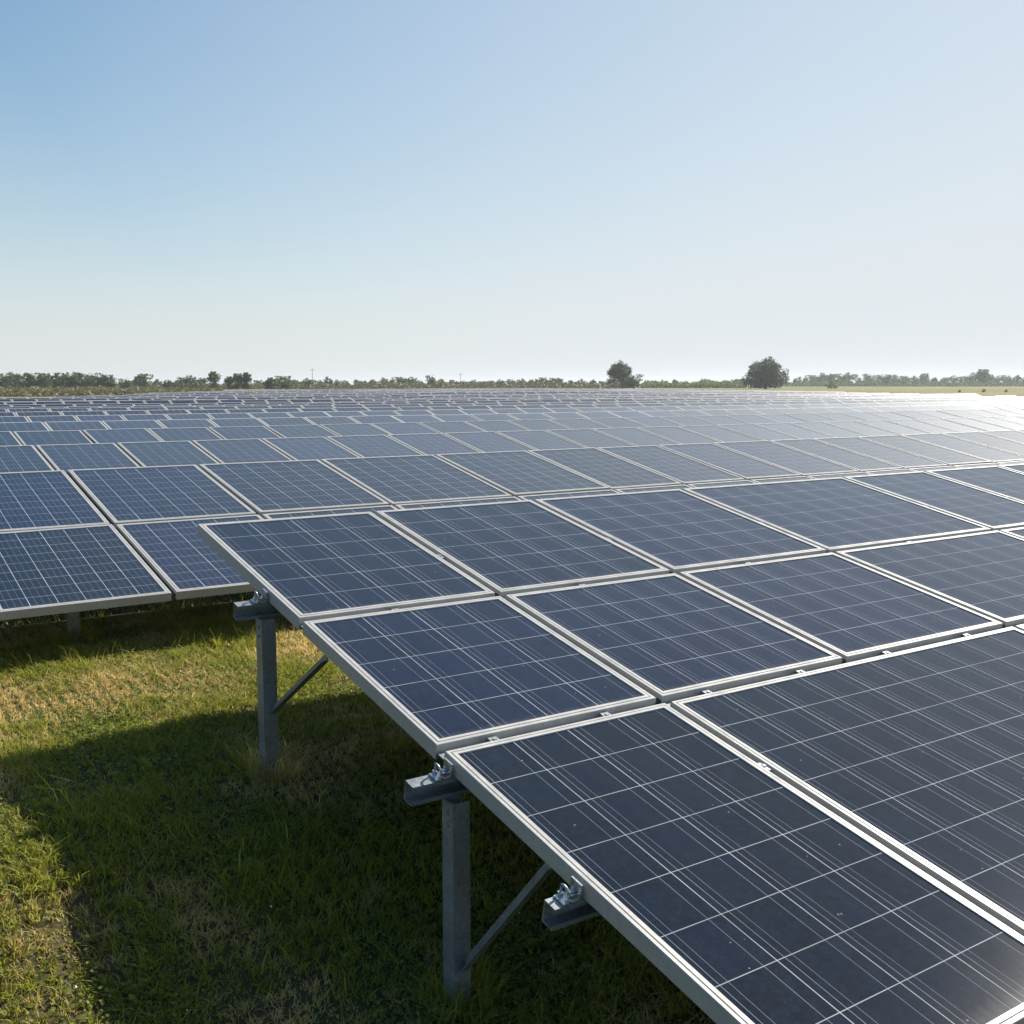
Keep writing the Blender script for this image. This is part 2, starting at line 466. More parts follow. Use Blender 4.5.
def post_mesh(h, a=0.062, b=0.066):
    """folded C-post, a wide (along the row) and b deep, standing from z = 0 up"""
    mb = MB(); t = 0.005; lip = 0.014
    prof = [(-a / 2, -b / 2), (a / 2, -b / 2), (a / 2, -b / 2 + t), (-a / 2 + t, -b / 2 + t), (-a / 2 + t, b / 2 - t), (a / 2 - t, b / 2 - t),
            (a / 2 - t, b / 2 - lip), (a / 2, b / 2 - lip), (a / 2, b / 2), (-a / 2, b / 2)]
    n = len(prof)
    vs = [(x, y, -0.15) for x, y in prof] + [(x, y, h) for x, y in prof]
    fs = [(i, (i + 1) % n, n + (i + 1) % n, n + i) for i in range(n)] + [tuple(range(n - 1, -1, -1)), tuple(range(n, 2 * n))]
    mb.add(vs, fs)
    for zz in (h - 0.035, h - 0.075):       # bolt heads on the outer face
        mb.tube([(-a / 2 - 0.006, 0, zz), (-a / 2, 0, zz)], 0.009, 6)
    return mb.mesh('post', [M_STEEL])

def purlin_under(s, off=FH + 0.002):
    return -s, -off

def add_posts(root, ry, s, xs, with_brace, s2=None):
    for x in xs:
        Yw = ry - s * CT; Zt = -s * ST - (FH + 0.03) * CT
        g = float(gz(x, Yw))
        h = Zt - g - 0.035
        lp = to_local(ry, x, Yw, g)
        po = link('post', post_mesh(h), root, lp, (-TILT, 0, 0))
        if with_brace:
            y1, z1 = Yw - 0.03, g + h * with_brace[0]
            y2 = ry - s2 * CT; z2 = -s2 * ST - FH - 0.012
            a = Vector(to_local(ry, x + 0.012, y1, z1)); b = Vector(to_local(ry, x + 0.03, y2, z2))
            mb = MB(); mb.extrude([(-0.004, -0.016), (-0.004, 0.016), (0.0, 0.016), (0.0, -0.012), (0.026, -0.012), (0.026, -0.016)], a, b, (0, 0, 1))
            mb.tube([a + Vector((-0.016, 0.01, 0.01)), a + Vector((0.012, 0.01, 0.01))], 0.008, 6)
            link('brace', mb.mesh('brace', [M_STEEL]), root)

def purlin(root, s, x0, x1, off=FH, hh=0.066, ww=0.048):
    mb = MB(); mb.extrude(c_prof(hh, ww), (x0, -s, -off - 0.002), (x1, -s, -off - 0.002), (0, 0, 1))
    return link('purlin', mb.mesh('purlin', [M_STEEL]), root)

def clamp_mesh():
    """end clamp: foot plate, upright plate, U-bolt and nut, sitting on a purlin end just outside the frame"""
    mb = MB()
    mb.box((0, 0, 0.003), (0.060, 0.046, 0.005))
    mb.box((0.024, 0, 0.026), (0.006, 0.046, 0.046))
    mb.box((0.010, -0.016, 0.013), (0.034, 0.005, 0.018))
    pts = []
    for k in range(9):
        q = math.pi * k / 8
        pts.append((-0.012 - 0.006 * math.sin(q), -0.018 * math.cos(q), 0.030 + 0.016 * math.sin(q)))
    mb.tube([(-0.012, -0.018, 0.004)] + pts + [(-0.012, 0.018, 0.004)], 0.0042, 6)
    mb.tube([(-0.012, -0.018, 0.004), (-0.012, -0.018, 0.014)], 0.0085, 6)
    mb.tube([(-0.012, 0.018, 0.004), (-0.012, 0.018, 0.014)], 0.0085, 6)
    mb.tube([(0.012, 0.0, 0.005), (0.012, 0.0, 0.034)], 0.0045, 8)
    mb.tube([(0.012, 0.0, 0.012), (0.012, 0.0, 0.022)], 0.0100, 6)
    return mb.mesh('end_clamp', [M_BOLT])
CLAMP = clamp_mesh()
def mid_clamp_mesh():
    mb = MB(); mb.box((0, 0, -0.020), (0.034, GAPR - 0.004, 0.016))
    mb.tube([(0, 0, -0.013), (0, 0, -0.008)], 0.0075, 6)
    return mb.mesh('mid_clamp', [M_STEEL])
MIDC = mid_clamp_mesh()
def side_clamp_mesh():
    mb = MB(); mb.box((0, 0, -0.004), (GAPC - 0.003, 0.05, 0.014)); mb.tube([(0, 0, 0.003), (0, 0, 0.009)], 0.008, 6)
    return mb.mesh('gap_clamp', [M_BOLT])
SIDEC = side_clamp_mesh()

# ---- the nearest table: three rows of panels, its open end towards us
t1 = empty('solar_array', (0, 0, 0), (TILT, 0, 0))
tag(t1, 'nearest solar array filling the foreground, its end clamps and galvanised posts showing over grass', 'solar array', 'rows of solar panels')
cols = [0.0, 0.953, 2.003, 3.189, 4.793, 5.767, 6.763, 7.74, 8.72, 9.70, 10.68, 11.66, 12.64]
rows = [(0.0, 1.2536, 6), (1.2536, 2.3553, 5), (2.3553, 3.985, 8)]
for ri, (s0, s1, nr) in enumerate(rows):
    a = s0 + (0, GAPR / 2, GAPW / 2)[ri]; b = s1 - (GAPR / 2, GAPW / 2, 0)[ri]
    xa = 0.004 if ri == 2 else 0.0
    for ci in range(len(cols) - 1):
        if ri == 2 and ci == 2: continue        # the front row has one double width panel
        x0 = cols[ci] + (GAPC / 2 if ci else xa); x1 = cols[ci + (2 if ri == 2 and ci == 1 else 1)] - GAPC / 2
        nc = max(3, round((x1 - x0) / 0.235)) if ri == 0 else max(3, round((x1 - x0) / 0.225))
        add_panel(t1, x0, x1 - x0, a, b - a, 2, nc, nr, 0.05)
# rails that close the gaps between panel rows, with mid clamps on them
RAILP = [(-0.026, 0), (0.026, 0), (0.026, -0.024), (0.022, -0.024), (0.022, -0.004), (-0.022, -0.004), (-0.022, -0.024), (-0.026, -0.024)]
for s in (1.2536, 2.3553):
    mb = MB(); mb.extrude(RAILP, (0.004, -s, -0.030), (12.6, -s, -0.030), (0, 0, 1))
    link('rail', mb.mesh('rail', [M_STEEL]), t1)
for ci in range(len(cols) - 1):
    wd = cols[ci + 1] - cols[ci]
    link('mid_clamp', MIDC, t1, (cols[ci] + wd * 0.45, -1.2536, 0.0))
    for fr in (0.22, 0.72):
        link('mid_clamp', MIDC, t1, (cols[ci] + wd * fr, -2.3553, 0.0))
for ci in range(1, len(cols) - 1):
    for s0, s1 in ((0.01, 1.23), (1.28, 2.33), (2.38, 3.97)):
        if ci == 2 and s0 > 2: continue
        mb = MB(); mb.box((cols[ci], -(s0 + s1) / 2, -0.024), (GAPC - 0.002, s1 - s0, 0.01)); link('gap_shade_strip', mb.mesh('gap_shade_strip', [M_GAP_SHADE]), t1)  # added dark strip that paints the shade of an open column gap
    for s in (0.72, 2.86):
        if ci == 2 and s > 2: continue
        link('gap_clamp', SIDEC, t1, (cols[ci], -s, -0.010))
for s, xe in ((0.905, -0.138), (2.43, -0.148), (3.10, -0.094)):
    purlin(t1, s, xe, 12.6)
    link('end_clamp', CLAMP, t1, (-0.036, -s, -FH - 0.002))
purlin(t1, 3.72, 0.04, 12.6)
add_posts(t1, 0.0, 0.925, [-0.022], (0.42,), 1.475)
add_posts(t1, 0.0, 2.46, [-0.005], (0.20,), 2.93)
for x in (2.6, 5.2, 7.8, 10.4):
    add_posts(t1, 0.0, 0.925, [x], (0.42,), 1.475)
    add_posts(t1, 0.0, 2.46, [x], (0.20,), 2.93)

# ---- the tables behind: two rows of panels each
ordinal = {1: 'second', 2: 'third', 3: 'fourth', 4: 'fifth', 5: 'sixth', 6: 'seventh', 7: 'eighth'}
H1, H2 = 1.4111, 1.355
BND = [(-6.5, 49.0), (7.3, 49.7), (14.2, 59.9), (31.1, 92.9), (52.3, 119.3), (75.0, 132.0), (96.4, 138.0), (99.7, 109.1), (84.4, 74.6), (71.2, 49.8), (58.7, 30.4), (52, 18), (48, 8)]
def row_extent(Y):
    """the part of a row that lies inside the outline of the field of panels"""
    lo, hi = -6.6, 20.0
    if Y > 49.0:
        lb = BND[1:7]; lo = float(np.interp(Y, [p[1] for p in lb], [p[0] for p in lb]))
    rb = BND[6:][::-1]
    hi = float(np.interp(Y, [p[1] for p in rb], [p[0] for p in rb]))
    return lo, hi
t2c = [-6.6, -5.6, -4.62, -3.64, -2.67, -1.68, -0.74, 0.24, 1.30, 2.42, 3.62, 4.71, 5.62, 6.49, 7.34, 8.29, 9.07, 9.93]
while t2c[-1] < 21: t2c.append(t2c[-1] + 0.9)
FAR_TILT = {4: 12.5, 5: 14, 6: 16, 7: 17}
for k in range(1, 8):
    ry = k * PITCH
    root = empty('solar_array', (0, ry, 0), (R(FAR_TILT.get(k, 11.62)), 0, 0))
    where = {1: 'its low front edge over dark shaded grass', 2: 'showing only its upper panels above the second one',
             3: 'between the third and fifth rows of panels', 4: 'a thin tilted strip behind the fourth one', 5: 'a thin strip behind the fifth one',
             6: 'a narrow strip behind the sixth one', 7: 'a narrow strip just before the merging far rows'}[k]
    tag(root, f'{ordinal[k]} solar array from the camera, {where}', 'solar array', 'rows of solar panels')
    if k == 1: cs = t2c
    else:
        off = {2: 0.76, 3: 1.21, 4: 0.4, 5: 0.9, 6: 0.15, 7: 0.55}[k]; st = {2: 0.88, 3: 0.95, 4: 1.0, 5: 0.97, 6: 1.05, 7: 1.08}[k]
        hi = {2: 27, 3: 33, 4: 40, 5: 46, 6: 51, 7: 57}[k]; lo = {2: -5.5, 3: -5, 4: -4, 5: -3, 6: -1.5, 7: 0.5}[k]
        n0 = math.floor((lo - off) / st); cs = [off + st * i for i in range(n0, n0 + int((hi - lo) / st) + 1)]
    jit = 0.10 if k < 3 else 0.25
    for ri, (s0, ht) in enumerate(((0.0, H1 - GAPR / 2), (H1 + GAPR / 2, H2 - GAPR / 2))):
        for ci in range(len(cs) - 1):
            x0, x1 = cs[ci] + GAPC / 2, cs[ci + 1] - GAPC / 2
            add_panel(root, x0, x1 - x0, s0, ht, 3 if k == 1 else 1 if k < 4 else (0 if k < 6 else -1), 6, 9, jit)
    if k < 4:
        for x in cs[1:-1]:
            mb = MB(); mb.box((x, -(H1 + H2) / 2, -0.024), (GAPC - 0.002, H1 + H2 - 0.02, 0.01)); link('gap_shade_strip', mb.mesh('gap_shade_strip', [M_GAP_SHADE]), root)  # same added strips darken the column gaps of the tables behind
    if k < 5:
        purlin(root, 0.75, cs[0], cs[-1]); purlin(root, 2.28, cs[0], cs[-1])
        xs = [-0.235 + 2.2 * i for i in range(-2, 9)]
        add_posts(root, ry, 2.28, xs, None)
        add_posts(root, ry, 0.75, xs, None)
        if k == 1:
            for x in xs:                     # saddle plates where the posts meet the purlin
                mb = MB(); mb.box((x, -2.28, -FH - 0.10), (0.13, 0.006, 0.05)); mb.box((x, -2.245, -FH - 0.085), (0.10, 0.05, 0.006))
                mb.tube([(x + 0.035, -2.30, -FH - 0.10), (x + 0.07, -2.30, -FH - 0.06)], 0.007, 6)
                link('bracket', mb.mesh('bracket', [M_STEEL]), root)

# ---- far rows: a pixel or two high each, one mesh per row
FARM = [M_FRAME, M_CELL_DUSTY, M_BACK]
for k in range(8, 36):
    ry = k * PITCH
    lo, hi = row_extent(ry)
    if hi - lo < 4: continue
    lo -= random.uniform(0, 2); st = 1.02
    nseg = int((hi - lo) / st)
    vs, fs, mi = [], [], []
    zz = 0.0
    for i in range(nseg):
        zz = 0.9 * zz + random.gauss(0, 0.012)
        x0, x1 = lo + i * st + 0.019, lo + (i + 1) * st - 0.019
        for s0, s1 in ((0.0, 1.08), (1.12, 2.20)):
            b = len(vs); g = 0.03
            O = [(x0, -s0, zz), (x0, -s1, zz), (x1, -s1, zz), (x1, -s0, zz)]
            I = [(x0 + g, -s0 - g, zz - .001), (x0 + g, -s1 + g, zz - .001), (x1 - g, -s1 + g, zz - .001), (x1 - g, -s0 - g, zz - .001)]
            L = [(x, y, z - FH) for x, y, z in O]
            vs += O + I + L
            for q in range(4):
                q2 = (q + 1) % 4
                fs += [(b + q, b + q2, b + 4 + q2, b + 4 + q), (b + q2, b + q, b + 8 + q, b + 8 + q2)]; mi += [0, 0]
            fs += [(b + 4, b + 5, b + 6, b + 7), (b + 11, b + 10, b + 9, b + 8)]; mi += [1, 2]
        if i % 6 == 0:
            b = len(vs); xx = x0 + 0.4
            for (px, py) in ((-.03, -.03), (.03, -.03), (.03, .03), (-.03, .03)):
                for s in (0.75,):
                    vs.append((xx + px, -s + py, -FH)); vs.append((xx + px, -s + py, -1.05))
            for q in range(4):
                q2 = (q + 1) % 4; fs.append((b + 2 * q, b + 2 * q + 1, b + 2 * q2 + 1, b + 2 * q2)); mi.append(0)
    me = bpy.data.meshes.new('solar_array'); me.from_pydata(vs, [], fs)
    for x in FARM: me.materials.append(x)
    me.polygons.foreach_set('material_index', mi); me.update()
    uvl = me.uv_layers.new(name='UVMap')
    uvs = np.zeros((len(me.loops), 2), np.float32) + 0.6
    uvl.data.foreach_set('uv', uvs.ravel())
    o = link('solar_array', me, None, (0, ry, 0), (R(20), 0, 0))
    tag(o, 'far thin row of solar panels merging with its neighbours below the tree line', 'solar array', 'far rows of solar panels')

# ------------------------------------------------------------------ grass in front of and under the tables
def grass_tint(x, y, n, r):
    g = vnoise(x * 1.9 + 3, y * 1.9 + 8, 11) * 0.35 + vnoise(x * 5 + 1, y * 5, 12) * 0.35 + vnoise(x * 14 + 1, y * 14, 13) * 0.3
    dryband = np.exp(-((y - 0.55) / 0.55) ** 2) * 0.15
    f = np.clip((g - 0.42 - dryband) * 5 + 0.55 + r.normal(0, 0.22, n), 0, 1)[:, None]
    dry = np.array([0.72, 0.54, 0.22]) * r.uniform(0.7, 1.25, (n, 1))
    green = np.array([0.285, 0.305, 0.038]) * r.uniform(0.65, 1.35, (n, 1)) + np.array([0.045, 0.012, 0.0]) * r.random((n, 1))
    return dry * (1 - f) + green * f, f[:, 0]
def blades(n, x0, x1, y0, y1, seed, hmin, hmax, wmin, wmax):
    r = np.random.default_rng(seed)
    x, y = r.uniform(x0, x1, n), r.uniform(y0, y1, n)
    # clump: pull blades toward tuft centres
    cx = np.floor(x / 0.07) * 0.07 + r.random(n) * 0.01; cy = np.floor(y / 0.07) * 0.07
    jx = vnoise(cx * 40, cy * 40, 21) * 0.07; jy = vnoise(cx * 37 + 9, cy * 41, 22) * 0.07
    q = r.random(n) * 0.55
    x = x * (1 - q) + (cx + jx) * q; y = y * (1 - q) + (cy + jy) * q
    c, f = grass_tint(x, y, n, r)
    h = r.uniform(hmin, hmax, n) * (0.35 + 0.9 * vnoise(x * 3, y * 3, 31) + 0.7 * vnoise(x * 11, y * 11, 32) ** 2) * (0.75 + 0.35 * f)
    wd = r.uniform(wmin, wmax, n)
    a = r.uniform(0, 2 * np.pi, n); lean = r.uniform(0.2, 1.5, n) * h; la = r.uniform(0, 2 * np.pi, n)
    z = gz(x, y) - 0.004
    P = np.stack([x, y, z], 1)
    sd = np.stack([np.cos(a), np.sin(a), np.zeros(n)], 1) * wd[:, None] / 2
    ld = np.stack([np.cos(la), np.sin(la), np.zeros(n)], 1) * lean[:, None]
    up = np.stack([np.zeros(n), np.zeros(n), h], 1)
    mid = P + up * 0.62 + ld * 0.35; tip = P + up * 0.95 + ld
    V = np.stack([P - sd, P + sd, mid + sd * 0.8, mid - sd * 0.8, tip + sd * 0.12, tip - sd * 0.12], 1).reshape(-1, 3)
    b = (np.arange(n) * 6)[:, None]
    F = np.concatenate([b + np.array([[0, 1, 2, 3]]), b + np.array([[3, 2, 4, 5]])], 0)
    return V, F, np.repeat(c, 6, 0)
def join_sets(sets):
    Vs, Fs, Cs, o = [], [], [], 0
    for V, F, c in sets:
        Vs.append(V); Fs.append(F + o); Cs.append(c); o += len(V)
    return np.concatenate(Vs), np.concatenate(Fs), np.concatenate(Cs)
sets = [blades(230000, -1.9, 2.0, -3.4, 2.3, 41, 0.016, 0.045, 0.0026, 0.0058),
        blades(120000, -6.0, 5.0, -6.5, 5.0, 42, 0.020, 0.060, 0.0025, 0.005),
        blades(2600, -1.9, 1.6, -3.2, 2.2, 43, 0.07, 0.15, 0.0016, 0.0028),
        blades(70000, -16.0, 10.0, -3.0, 16.0, 44, 0.03, 0.07, 0.004, 0.009)]
for px_, py_ in ((-0.022, -0.90), (-0.005, -2.41), (-0.235, 1.68)):      # longer grass the mower misses round the posts
    sets.append(blades(420, px_ - 0.11, px_ + 0.11, py_ - 0.11, py_ + 0.11, int(900 + py_ * 10), 0.05, 0.12, 0.0022, 0.0045))
# broad clover-like leaflets close to the ground
def leaflets(n, x0, x1, y0, y1, seed):
    r = np.random.default_rng(seed)
    x, y = r.uniform(x0, x1, n), r.uniform(y0, y1, n)
    keep = vnoise(x * 2.3 + 4, y * 2.3 + 7, 51) + r.normal(0, .12, n) > 0.52
    x, y = x[keep], y[keep]; n = len(x)
    z = gz(x, y) + r.uniform(0.008, 0.035, n)
    s = r.uniform(0.005, 0.011, n)[:, None]
    a = r.uniform(0, 2 * np.pi, n)
    A = np.stack([np.cos(a), np.sin(a), r.uniform(-.5, .5, n)], 1); B = np.stack([-np.sin(a), np.cos(a), r.uniform(-.5, .5, n)], 1)
    P = np.stack([x, y, z], 1)
    V = np.stack([P - A * s, P - B * s * 0.8, P + A * s, P + B * s * 0.8], 1).reshape(-1, 3)
    F = (np.arange(n) * 4)[:, None] + np.array([[0, 1, 2, 3]])
    c = np.array([0.19, 0.23, 0.036]) * r.uniform(0.6, 1.4, (n, 1))
    return V, F, np.repeat(c, 4, 0)
sets += [leaflets(90000, -1.9, 2.0, -3.4, 2.3, 61), leaflets(40000, -6, 5, -6, 5, 62)]
V, F, C = join_sets(sets)
tag(link('grass', soup('grass', V, F, [M_GRASS], C)), 'short mixed grass, green and straw coloured, growing between the arrays', 'grass', kind='stuff')
# tiny white clover flowers
mb = MB(); r = random.Random(5)
for i in range(26):
    x, y = r.uniform(-1.6, 1.0), r.uniform(-2.9, 1.6); z = float(gz(x, y)); h = r.uniform(0.03, 0.08)
    mb.tube([(x, y, z), (x + .004, y, z + h)], 0.0012, 4, 1)
    s = r.uniform(0.003, 0.006)
    mb.add([(x + .004 + s * a, y + s * b, z + h + s * c) for a, b, c in ((1, 0, 0), (-1, 0, 0), (0, 1, 0), (0, -1, 0), (0, 0, 1), (0, 0, -1))],
           [(0, 2, 4), (2, 1, 4), (1, 3, 4), (3, 0, 4), (2, 0, 5), (1, 2, 5), (3, 1, 5), (0, 3, 5)], 0)
tag(link('wildflowers', mb.mesh('wildflowers', [M_PETAL, M_LEAF])), 'tiny white flowers scattered through the short grass', 'wildflowers', kind='stuff')

# ------------------------------------------------------------------ trees on the horizon
CAMX, CAMY, FPX, YAW, HOR = -1.7085, -5.2086, 1088.74, R(34.391), 383.7
def at_px(px, dist):
    """ground point at a depth (metres along the view) under a picture column; used once to lay the tree line out"""
    lx = (px - 512) / FPX * dist
    return CAMX + math.sin(YAW) * dist + math.cos(YAW) * lx, CAMY + math.cos(YAW) * dist - math.sin(YAW) * lx
def crown_mesh(seed, lobes, n, leaf, mat, name='crown'):
    """leaf clumps spread through several uneven lobes; unit tree: height 1, stands on z = 0"""
    r = np.random.default_rng(seed)
    wts = np.array([l[3] * l[4] * l[3] for l in lobes]); wts = wts / wts.sum()
    m = max(50, n // 16)                      # leaf clumps, most of them near the outside of a lobe
    L = np.array(lobes)[r.choice(len(lobes), m, p=wts)]
    d = r.normal(0, 1, (m, 3)); d /= np.linalg.norm(d, axis=1, keepdims=True)
    K = L[:, :3] + d * (r.uniform(0.3, 1.05, m) ** 0.6)[:, None] * np.stack([L[:, 3], L[:, 3], L[:, 4]], 1)
    ks = r.uniform(0.03, 0.075, m)
    q = r.integers(0, m, n)
    e = r.normal(0, 1, (n, 3)); e /= np.linalg.norm(e, axis=1, keepdims=True)
    P = K[q] + e * (r.random(n) ** 0.4 * ks[q] * 1.6)[:, None]
    P = P[P[:, 2] > 0.03]; n = len(P)
    a = r.normal(0, 1, (n, 3)); a /= np.linalg.norm(a, axis=1, keepdims=True)
    b = np.cross(a, r.normal(0, 1, (n, 3))); b /= np.linalg.norm(b, axis=1, keepdims=True)
    s = r.uniform(0.55, 1.25, n)[:, None] * leaf
    V = np.stack([P - a * s, P - b * s * .7, P + a * s, P + b * s * .7], 1).reshape(-1, 3)
    F = (np.arange(n) * 4)[:, None] + np.array([[0, 1, 2, 3]])
    return soup(name, V, F, [mat])
def trunk_mesh(seed, top=0.6, r0=0.035):
    r = random.Random(seed); mb = MB()
    mb.tube([(0, 0, -0.03), (0.005, 0, top * .3), (0.01, 0.01, top * .6), (0, 0.01, top)], [r0, r0 * .75, r0 * .55, r0 * .25], 7)
    for k in range(6):
        q = r.uniform(0, 6.28); z = top * r.uniform(0.35, 0.85); l = r.uniform(0.15, 0.3)
        mb.tube([(0, 0, z), (math.cos(q) * l * .5, math.sin(q) * l * .5, z + l * .35), (math.cos(q) * l, math.sin(q) * l, z + l * .8)], [r0 * .4, r0 * .28, r0 * .1], 5)
    return mb.mesh('trunk', [M_BARK])
def rnd_lobes(seed, nl, wide, lo=0.3):
    r = random.Random(seed); out = [(0, 0, 0.55, wide * 0.66, 0.42), (0, 0, 0.22, wide * 0.7, 0.22)]
    for k in range(nl):
        q = r.uniform(0, 6.28); d = r.uniform(0.25, 0.75) * wide
        out.append((math.cos(q) * d, math.sin(q) * d, r.uniform(lo, 0.78), wide * r.uniform(0.28, 0.46), r.uniform(0.13, 0.24)))
    return out
PROTO = []
for i, (wd, nl, n) in enumerate(((0.54, 9, 2300), (0.66, 11, 2600), (0.46, 8, 2000), (0.60, 10, 2300), (0.38, 7, 1800))):
    PROTO.append((crown_mesh(100 + i, rnd_lobes(10 + i, nl, wd), n, 0.042, M_LEAF), trunk_mesh(30 + i)))
TALL = (crown_mesh(120, [(0, 0, .72, .27, .27), (.1, .05, .6, .2, .2), (-.12, 0, .66, .2, .2), (0, -.05, .42, .17, .22), (.06, .05, .2, .22, .2), (-.1, -.06, .16, .24, .16)], 1700, 0.045, M_LEAF), trunk_mesh(50, 0.75, 0.03))
OAKL = [(0, 0, .48, .50, .44), (.3, 0, .22, .36, .2), (-.3, .1, .22, .36, .2), (-.24, 0, .72, .22, .16), (.18, 0, .78, .22, .2), (-.42, .1, .34, .32, .30), (.42, -.1, .36, .32, .32), (.15, .3, .6, .34, .32), (-.2, -.3, .62, .32, .30), (.3, .2, .66, .25, .24),
        (-.34, .05, .62, .24, .22), (.05, 0, .82, .26, .17), (-.5, -.1, .2, .26, .2), (.5, .1, .2, .25, .2), (0, -.4, .3, .34, .28), (0, .4, .28, .34, .28)]
OAK = (crown_mesh(140, OAKL, 12500, 0.024, M_LEAF_DK), trunk_mesh(60, 0.6, 0.06))
ROUND = (crown_mesh(141, [(0, 0, .62, .40, .36), (-.2, .1, .68, .26, .2), (.2, 0, .70, .26, .2), (0, .1, .84, .22, .15), (.3, .1, .5, .26, .24), (-.26, -.1, .42, .28, .26), (0, 0, .2, .40, .22), (.1, -.25, .6, .25, .25), (-.25, .1, .15, .3, .16), (.28, -.1, .18, .3, .18)], 9000, 0.026, M_LEAF_DK), trunk_mesh(61, 0.6, 0.05))
BUSH = (crown_mesh(150, [(0, 0, .45, .6, .5), (.5, .1, .35, .45, .35), (-.5, 0, .3, .45, .32), (.1, .4, .4, .45, .4)], 900, 0.07, M_SCRUB), None)
BUSHG = (crown_mesh(151, [(0, 0, .45, .6, .5), (.5, .1, .35, .45, .35), (-.5, 0, .3, .45, .32), (.1, .4, .4, .45, .4)], 900, 0.07, M_LEAF), None)
def plant(name, proto, px, dist, hpx, label, cat, group=None, wide=1.0, base=0.0):
    x, y = at_px(px, dist); h = hpx * dist / FPX
    z = float(gz(x, y)) - base
    t = empty(name, (x, y, z), (0, 0, random.uniform(0, 6.28)))
    t.scale = (h * wide, h * wide, h)
    tag(t, label, cat, group)
    link('crown' if proto[1] else 'foliage', proto[0], t)
    if proto[1]: link('trunk', proto[1], t)
    return t
# named ones first: (picture column, depth, height in pixels above its base)
plant('oak_tree', OAK, 764, 330, 31, 'largest dark domed tree standing alone right of centre on the horizon', 'tree', wide=1.08)
plant('round_tree', ROUND, 619, 330, 27, 'dark upright round headed tree left of the big domed tree', 'tree', wide=0.96)
plant('bushy_tree', PROTO[0], 633, 331, 15, 'low olive bushy tree touching the right side of the round headed tree', 'tree', wide=1.2)
for px, hp, lab in ((216, 18, 'tallest slim tree of the slender clump at the left third of the horizon'), (231, 13, 'shorter slim tree right beside the tallest slim one'),
                    (240, 16, 'middle slim tree of the slender clump'), (248, 17, 'last slim tree at the right end of the slender clump')):
    plant('slim_tree', TALL, px, 300, hp, lab, 'tree', 'slim trees on the horizon', wide=1.15)
plant('round_tree', PROTO[1], 143, 300, 16, 'broad low dome shaped tree just left of the open gap in the left tree belt', 'tree', wide=1.1)
plant('round_tree', PROTO[0], 432, 330, 14, 'small round tree standing proud of the low hedge near the picture centre left', 'tree', wide=0.9)
rr = random.Random(12)
for px in (-8, 6, 15, 27, 38, 48, 59, 69, 79, 90, 101, 113):     # dense belt at far left
    plant('belt_tree', PROTO[rr.randrange(4)], px, rr.uniform(280, 310), rr.uniform(14.5, 18), 'dark leafy tree packed into the dense belt at the far left', 'tree', 'trees of the dense far left belt', wide=rr.uniform(1.1, 1.4))
for px in (-30, -55, -85, 128, 160, 170, 181, 192, 203, 262, 272, 280, 288, 297, 309):
    plant('belt_tree', PROTO[rr.randrange(4)], px, rr.uniform(300, 340), rr.uniform(9, 13.5), 'smallish rounded tree in the broken belt left of centre', 'tree', 'trees of the broken left belt', wide=rr.uniform(1.1, 1.5))
for px in (321, 329, 338, 347, 357, 366, 374, 384, 393, 402, 412, 421, 442, 452, 464, 473, 480, 489, 500, 512, 522, 531, 540, 551, 560, 570, 580, 592, 603):
    plant('hedge_tree', PROTO[rr.randrange(5)], px, rr.uniform(360, 430), rr.uniform(7, 12), 'small rounded tree rising from the hedge line behind the middle of the field', 'tree', 'trees of the middle hedge line', wide=rr.uniform(0.9, 1.25))
for px in (646, 656, 665, 674, 684, 693, 703, 712, 722, 731, 740):
    plant('hedge_tree', PROTO[rr.randrange(5)], px, rr.uniform(420, 480), rr.uniform(6, 9.5), 'low hedge tree between the round headed and the big domed tree', 'tree', 'trees between the two large ones', wide=rr.uniform(1.0, 1.35))
for px in (796, 803, 812, 820, 829, 837, 846, 856, 866, 884, 893, 903, 912, 921, 931, 941, 951, 961, 970, 978, 986, 995, 1004, 1013, 1023, 1036, 1050, 1070, 1095):
    plant('distant_tree', PROTO[rr.randrange(5)], px, rr.uniform(640, 760), rr.uniform(9, 13.5), 'hazy blue green tree in the distant line beyond the dry field on the right', 'tree', 'trees of the hazy right line', wide=rr.uniform(0.95, 1.3))
plant('pointed_tree', TALL, 979, 650, 17, 'tallest hazy tree with a thin pointed top in the right hand line', 'tree', wide=1.3)
plant('shrub', BUSHG, 957, 200, 3.2, 'single small dark shrub in the dry field on the right', 'shrub', wide=0.7)
plant('shrub', BUSHG, 981, 200, 4.0, 'wider dark shrub right of the single small one in the dry field', 'shrub', wide=0.8)
plant('shrub', BUSHG, 1003, 200, 3.4, 'rightmost dark shrub in the dry field', 'shrub', wide=0.7)
plant('shrub', BUSHG, 829, 330, 6.5, 'dark spreading shrub at the edge of the dry field right of the big domed tree', 'shrub', wide=1.0)
